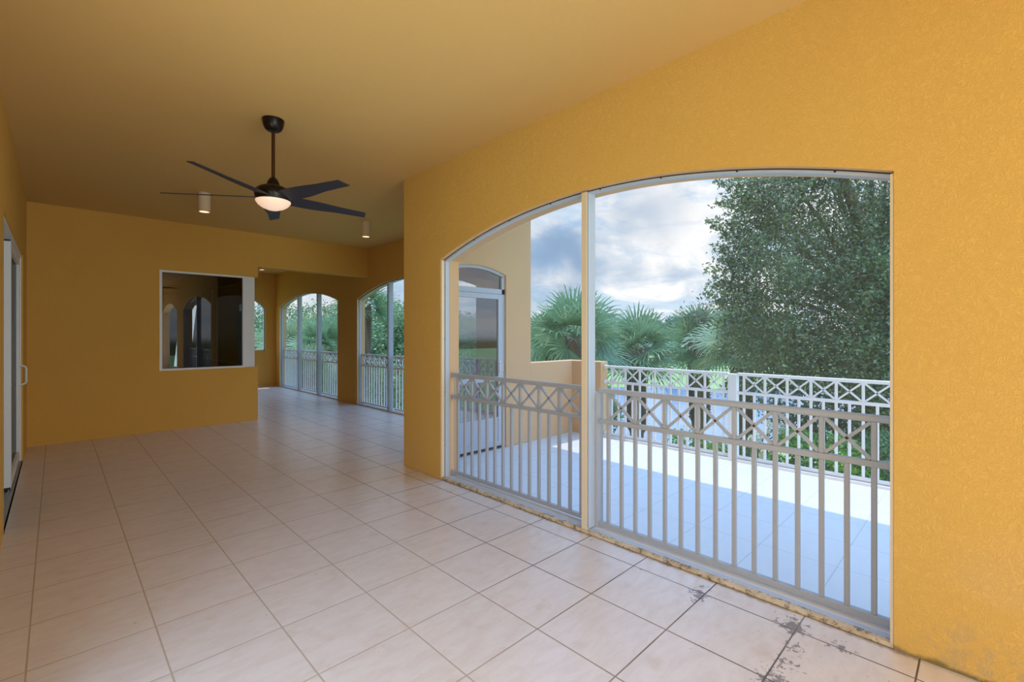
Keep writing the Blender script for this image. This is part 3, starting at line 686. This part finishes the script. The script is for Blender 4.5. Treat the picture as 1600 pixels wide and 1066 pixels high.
def palm(label, x, y, zc, R=1.9, nf=34, lean=(0, 0), low=112, m=None, group='cabbage palms by the lake', zb=GZ, seed_head=False, trunk_r=.24, cat='palm tree'):
    """zc: height of the crown heart"""
    root = empty('palm_tree', (x, y, zb), label=label, cat=cat, group=group)
    h = zc-zb; tk = MB(); n = 14
    tk.tube([(lean[0]*(i/n)**2, lean[1]*(i/n)**2, -.2+(h+.2)*i/n) for i in range(n+1)], [trunk_r*(1+.15*math.sin(i*2.1)) for i in range(n+1)], 10)
    for i in range(int(h*.55/.10)):          # old leaf bases, crossed like basketwork
        zz = h-.08-i*.10
        for j in range(5):
            a = 2*PI*(j/5)+i*1.3; f = zz/h; cx, cy = lean[0]*f*f, lean[1]*f*f
            p0 = Vector((cx+math.cos(a)*trunk_r*.85, cy+math.sin(a)*trunk_r*.85, zz-.08)); p1 = Vector((cx+math.cos(a+.35)*(trunk_r+.13), cy+math.sin(a+.35)*(trunk_r+.13), zz+.16))
            tk.bar(p0, p1, .10, .03, (math.cos(a), math.sin(a), .2))
    build(tk, 'trunk', M['boot'], root)
    Q = []
    top = np.array([lean[0], lean[1], h])
    pet = MB()
    for i in range(nf):
        az = i*2.399+rng.normal()*.15; t = (i+.5)/nf
        el = math.radians(86-low*t**.9+rng.normal()*6)
        d = np.array([math.cos(az)*math.cos(el), math.sin(az)*math.cos(el), math.sin(el)])
        side = np.array([-math.sin(az), math.cos(az), 0]); nrm = np.cross(side, d)
        rl = rng.normal()*.75; side, nrm = side*math.cos(rl)+nrm*math.sin(rl), nrm*math.cos(rl)-side*math.sin(rl)
        pl_ = R*(.40+.10*rng.random()); L = R*(.62+.12*rng.random())
        hub = top+d*pl_; hub[2] -= .04*R*math.cos(el)
        pet.tube([tuple(top), tuple(top+d*pl_*.5+np.array([0, 0, .02])), tuple(hub)], [.022, .016, .012], 4, False)
        ns = 24
        for j in range(ns):
            b = (j/(ns-1)-.5)*math.radians(215); 
            dd = d*math.cos(b)+side*math.sin(b)
            ln = L*(.72+.28*math.cos(b*.75))*(.92+.16*rng.random())
            fold = abs(b)/2.2
            out = dd+nrm*(-.25*fold)
            out /= np.linalg.norm(out)
            wv = np.cross(out, nrm); wv /= np.linalg.norm(wv)+1e-9
            g = np.array([0, 0, -1.0])
            p0 = hub; p1 = hub+out*ln*.55+g*ln*.05; p2 = hub+out*ln*.88+g*ln*(.09+.05*rng.random()); p3 = hub+out*ln*1.08+g*ln*(.16+.16*rng.random())
            w1, w2 = .042*R, .022*R
            Q.append([p0-wv*.006, p0+wv*.006, p1+wv*w1*.5, p1-wv*w1*.5])
            Q.append([p1-wv*w1*.5, p1+wv*w1*.5, p2+wv*w2*.5, p2-wv*w2*.5])
            Q.append([p2-wv*w2*.5, p2+wv*w2*.5, p3+wv*.002, p3-wv*.002])
    quads_obj('fronds', np.array(Q), m or M['palm'], root, None)
    build(pet, 'frond_stalks', M['palm_pale'], root)
    if seed_head:
        P = top+np.array([-S_*.3, -C_*.3, .75])+rng.normal(size=(900, 3))*np.array([.32, .32, .28])
        quads_obj('seed_head', leaves(P, .12, .3), M['seed'], root, None)
    return root

# palms behind the terrace
x, y = at(897, 13.2); palm('large leaning fan palm left of the mullion above the parapet', x, y, zof(528, 13.2), R=1.5, nf=26, trunk_r=.20)
x, y = at(868, 16.5); palm('smaller fan palm behind the large one, its trunk farther left', x, y, zof(540, 16.5), R=1.5, nf=30)
x, y = at(995, 14.5); palm('middle fan palm right of the mullion with a bare dark trunk', x, y, zof(548, 14.5), R=1.4, nf=26, low=128, trunk_r=.20)
x, y = at(1092, 15.5); palm('fan palm with a brown seed head beside the oak', x, y, zof(538, 15.5), R=1.4, nf=26, low=126, seed_head=True, trunk_r=.22)
x, y = at(1160, 13.0); palm('pale fan palm half hidden at the left foot of the oak', x, y, zof(540, 13.0), R=1.3, nf=28, m=M['palm_pale'], trunk_r=.18)
# palms seen through the far arches
for (u, dd, v, R, lab, mm) in ((455, 21, 548, 1.5, 'pale fan palm at the left of the farthest arch', 'palm_pale'), (508, 20, 545, 1.5, 'fan palm behind the middle of the farthest arch', 'palm'), (480, 17, 585, 1.2, 'low bright fan palm at the foot of the farthest arch', 'palm_pale'),
                               (569, 17, 478, 1.1, 'tall fan palm with a pinkish trunk at the left of the middle arch', 'palm'), (737, 19, 545, 1.4, 'fan palm seen through the pane of the terrace door', 'palm'), (408, 24, 560, 1.5, 'pale fan palm filling the small end window', 'palm_pale'), (655, 12.0, 385, 1.35, 'tall fan palm whose fronds hang into the top of the middle arch', 'palm')):
    x, y = at(u, dd); palm(lab, x, y, zof(v, dd), R=R, nf=28, m=M[mm], group='fan palms beyond the far arches', trunk_r=.12 if u == 569 else .2)
# trees beyond the far arches
for (u, dd, v, rad, lab, mm) in ((430, 34, 455, 5, 'broad tree beyond the left edge of the farthest arch', 'tree'), (478, 30, 472, 4.2, 'light green tree in the middle of the farthest arch', 'tree_light'), (520, 33, 462, 4.5, 'dark tree behind the right of the farthest arch', 'tree'),
                                 (585, 26, 458, 3.8, 'bushy green tree at the left of the middle arch', 'tree'), (635, 29, 465, 4.2, 'dark green tree at the right of the middle arch', 'tree'), (680, 30, 462, 4.4, 'tree in line with the arch pier', 'tree'), (600, 18, 535, 2.0, 'yellow green shrub low in the middle arch', 'tree_light'),
                                 (740, 34, 476, 4.8, 'round green tree seen past the terrace door', 'tree'), (790, 36, 490, 4.6, 'low green tree behind the terrace wall', 'tree')):
    x, y = at(u, dd); hgt = zof(v-6, dd)-GZ-rad*.28
    tree('tree' if rad > 3 else 'shrub', lab, 'tree' if rad > 3 else 'shrub', x, y, hgt, rad, int(20000 if rad > 3 else 7000), .19 if rad > 3 else .13, M[mm], 'trees beyond the far arches', nb=24, crown_lo=.12)
# hedge below the big palm and far shore trees
for i, (u, dd, v, rad) in enumerate(((845, 19, 538, 2.0), (925, 22, 560, 1.6), (820, 22, 530, 2.4))):
    x, y = at(u, dd)
    tree('shrub', ('green shrub at the left foot of the large palm', 'green shrub between the large palm and the middle palm', 'green shrub close to the edge of the tan wall')[i], 'shrub', x, y, zof(v, dd)-GZ, rad, 7000, .18, M['tree'], 'shrubs around the palms', nb=18, crown_lo=.1)
far = ((905, 95, 503), (948, 110, 496), (975, 100, 500), (1003, 115, 498), (1032, 120, 499), (1058, 90, 489), (1082, 95, 492), (1112, 100, 494), (1142, 90, 490), (1180, 95, 492), (860, 100, 500), (1225, 100, 492))
ftl = ['second', 'third', 'fourth', 'fifth', 'sixth', 'seventh', 'eighth', 'ninth', 'tenth', 'eleventh', 'first', 'twelfth']
for (u, dd, v), o_ in zip(far, ftl):
    x, y = at(u, dd); tree('tree', 'hazy tree on the far shore, %s from the left in the row' % o_, 'tree', x, y, zof(v-3, dd)-GZ, 4.4, 4000, .7, M['far_tree'], 'row of trees on the far shore', nb=16, crown_lo=.05, trunk_r=.4)

# the big oak at the right
ox_, oy_ = at(1370, 10.5)
root = empty('oak_tree', (ox_, oy_, GZ), label='large dark leafy oak filling the right of the near arch', cat='tree')
cs = []
fw_ = np.array([S_, C_, 0]); rt_ = np.array([C_, -S_, 0])
def oak_blob(u, v, dd, r):
    xx, yy = at(u, dd); cs.append((xx-ox_, yy-oy_, zof(v, dd)-GZ, r))
for (u, v, dd, r) in ((1185, 300, 9.8, .75), (1235, 280, 10.4, .9), (1290, 270, 10, .9), (1180, 345, 10.2, .62), (1160, 400, 9.8, .62), (1150, 465, 9.9, .62), (1225, 380, 10.2, .85), (1200, 440, 9.6, .75), (1260, 460, 10, .9),
                      (1165, 530, 10.3, .66), (1215, 520, 9.9, .8), (1270, 540, 9.8, .85), (1320, 350, 10.2, .9), (1340, 430, 9.6, .95), (1330, 520, 9.6, .95), (1395, 300, 10.5, 1.1), (1400, 420, 10, 1.1), (1400, 530, 9.8, 1.1),
                      (1230, 590, 10.2, .8), (1300, 610, 9.6, .8), (1370, 610, 9.3, .9), (1190, 590, 10.8, .7), (1460, 350, 10.4, 1.2), (1470, 480, 10, 1.2), (1460, 600, 9.6, 1.1), (1200, 230, 10.5, .9), (1290, 200, 10.4, 1.2), (1390, 190, 10.8, 1.3), (1250, 130, 11, 1.2), (1350, 90, 11, 1.4),
                      (1530, 400, 10.5, 1.3), (1530, 250, 10.8, 1.3), (1480, 150, 11, 1.3), (1360, 690, 9.4, .9), (1300, 680, 10.2, .8), (1440, 700, 9.3, 1.0), (1240, 670, 11, .7), (1370, 360, 11.6, 1.2), (1280, 420, 11.6, 1.1), (1340, 560, 11.6, 1.2), (1230, 340, 11.4, .8)):
    oak_blob(u, v, dd, r)
tk = MB()
hb = [Vector((0, 0, -.2)), Vector((.1, .05, 2.0)), Vector((-.05, .1, 3.6)), Vector((.1, 0, 5.4))]
tk.tube(hb, [.42, .34, .28, .2], 12)
def rel(u, v, dd): xx, yy = at(u, dd); return Vector((xx-ox_, yy-oy_, zof(v, dd)-GZ))
tk.tube([Vector((.0, .05, 3.4)), rel(1352, 372, 10.2), rel(1338, 330, 10.1), rel(1318, 280, 10.0), rel(1290, 200, 10.0)], [.22, .13, .115, .095, .05], 10)
for c in cs:
    st = hb[2].lerp(hb[3], min(1, max(0, (c[2]-2.5)/4))); e = Vector(c[:3])
    mid = st.lerp(e, .5)+Vector((0, 0, .25)); tk.tube([st, mid, e], [.07, .04, .012], 6)
for i in range(260):                     # twigs breaking through the outline
    c = cs[rng.integers(len(cs))]; dv = Vector(rng.normal(size=3)).normalized(); dv.z *= .6
    tk.tube([Vector(c[:3]), Vector(c[:3])+dv*c[3]*1.15], [.012, .003], 4, False)
build(tk, 'trunk', M['bark'], root, smooth=True)
P = [blob_points(cs, 125000, .30)]
for (u, v, du, dv_) in ((1116, 284, 60, 10), (1120, 318, 60, 5), (1102, 345, 75, 12), (1108, 352, 70, 30), (1128, 368, 60, 5), (1112, 384, 70, 20), (1104, 424, 80, -8), (1114, 432, 60, 25), (1100, 447, 80, 6), (1118, 470, 60, 5), (1122, 500, 60, 0), (1130, 520, 50, 5), (1150, 300, 40, 30), (1120, 405, 60, 5)):
    a_, b_ = rel(u, v, 9.8), rel(u+du, v+dv_, 10.0); tt = rng.random(230)**.8
    base_ = np.array(a_)[None]*(1-tt[:, None])+np.array(b_)[None]*tt[:, None]
    P.append(base_+rng.normal(size=(230, 3))*(.025+.11*tt[:, None]))
for i in range(700):                     # sprays of leaves at the twig ends
    c = cs[rng.integers(len(cs))]; dv = rng.normal(size=3); dv /= np.linalg.norm(dv)
    tt = rng.random((26, 1)); P.append(np.array(c[:3])+dv*c[3]*(.85+.45*tt)+rng.normal(size=(26, 3))*.055+np.array([0, 0, -.06])*tt)
quads_obj('foliage', leaves(np.concatenate(P), .078, .46), M['oak'], root, None)

# shrubs below the outer railing, plumes
for (u, dd, v, rad, sz, mm, lab) in ((1095, 10.5, 690, .9, .09, 'shrub', 'bright green shrub left of the cream plumes below the railing'), (1250, 8.6, 690, .8, .08, 'shrub', 'bright green shrub right of the cream plumes below the railing'),
                                    (1300, 8.4, 705, .85, .08, 'shrub', 'bright leafy shrub under the oak at the middle of the outer railing'), (1375, 8.3, 700, .9, .08, 'tree', 'dark leafy shrub beside the bright wall at the right of the arch'),
                                    (1165, 11.5, 715, .9, .08, 'tree', 'low dark shrub behind the cream plumes'), (1205, 9.2, 735, .7, .08, 'shrub', 'low bright shrub at the foot of the cream plumes')):
    x, y = at(u, dd); tree('shrub', lab, 'shrub', x, y, zof(v-35, dd)-GZ, rad, 7000, sz, M[mm], 'shrubs below the outer railing', nb=20, crown_lo=.3, trunk_r=.06)
gx, gy = at(1200, 9.0)
gr = empty('pampas_grass', (gx, gy, GZ), label='clump of grass with cream feathery plumes below the outer railing', cat='ornamental grass')
Q = []
for i in range(420):
    a = rng.random()*2*PI; r0 = rng.random()*.12; hh = 1.6+rng.random()*.5; o = np.array([math.cos(a), math.sin(a), 0])
    sd = np.array([-math.sin(a), math.cos(a), 0])*.006; p0 = o*r0; p1 = o*(r0+.18)+np.array([0, 0, hh*.7]); p2 = o*(r0+.5+.3*rng.random())+np.array([0, 0, hh*.85])
    Q += [[p0-sd, p0+sd, p1+sd, p1-sd], [p1-sd, p1+sd, p2+sd*.2, p2-sd*.2]]
quads_obj('blades', np.array(Q), M['grassblade'], gr, None)
for (u, v, ln) in ((1200, 668, .28), (1221, 672, .26), (1184, 684, .26), (1172, 690, .22), (1207, 700, .22), (1190, 712, .2)):
    px, py = at(u, 9.0); px -= gx; py -= gy; zt = zof(v, 9.0)-GZ; m_ = MB()
    m_.tube([(px*.2, py*.2, .1), (px*.7, py*.7, zt*.6), (px, py, zt-ln*.5)], .006, 5)
    o = build(m_, 'stem', M['grassblade'], gr)
    n = 260; t = rng.random(n); ang = rng.random(n)*2*PI; rr = .05*np.sin(PI*np.clip(t*.9+.08, 0, 1))**.7
    Pp = np.stack([px+rr*np.cos(ang)+.05*t*t, py+rr*np.sin(ang), zt-ln*.5+ln*t], 1)
    tag(quads_obj('plume', leaves(Pp, .05, .25, .6), M['plume'], gr, None), 'cream feathery plume')
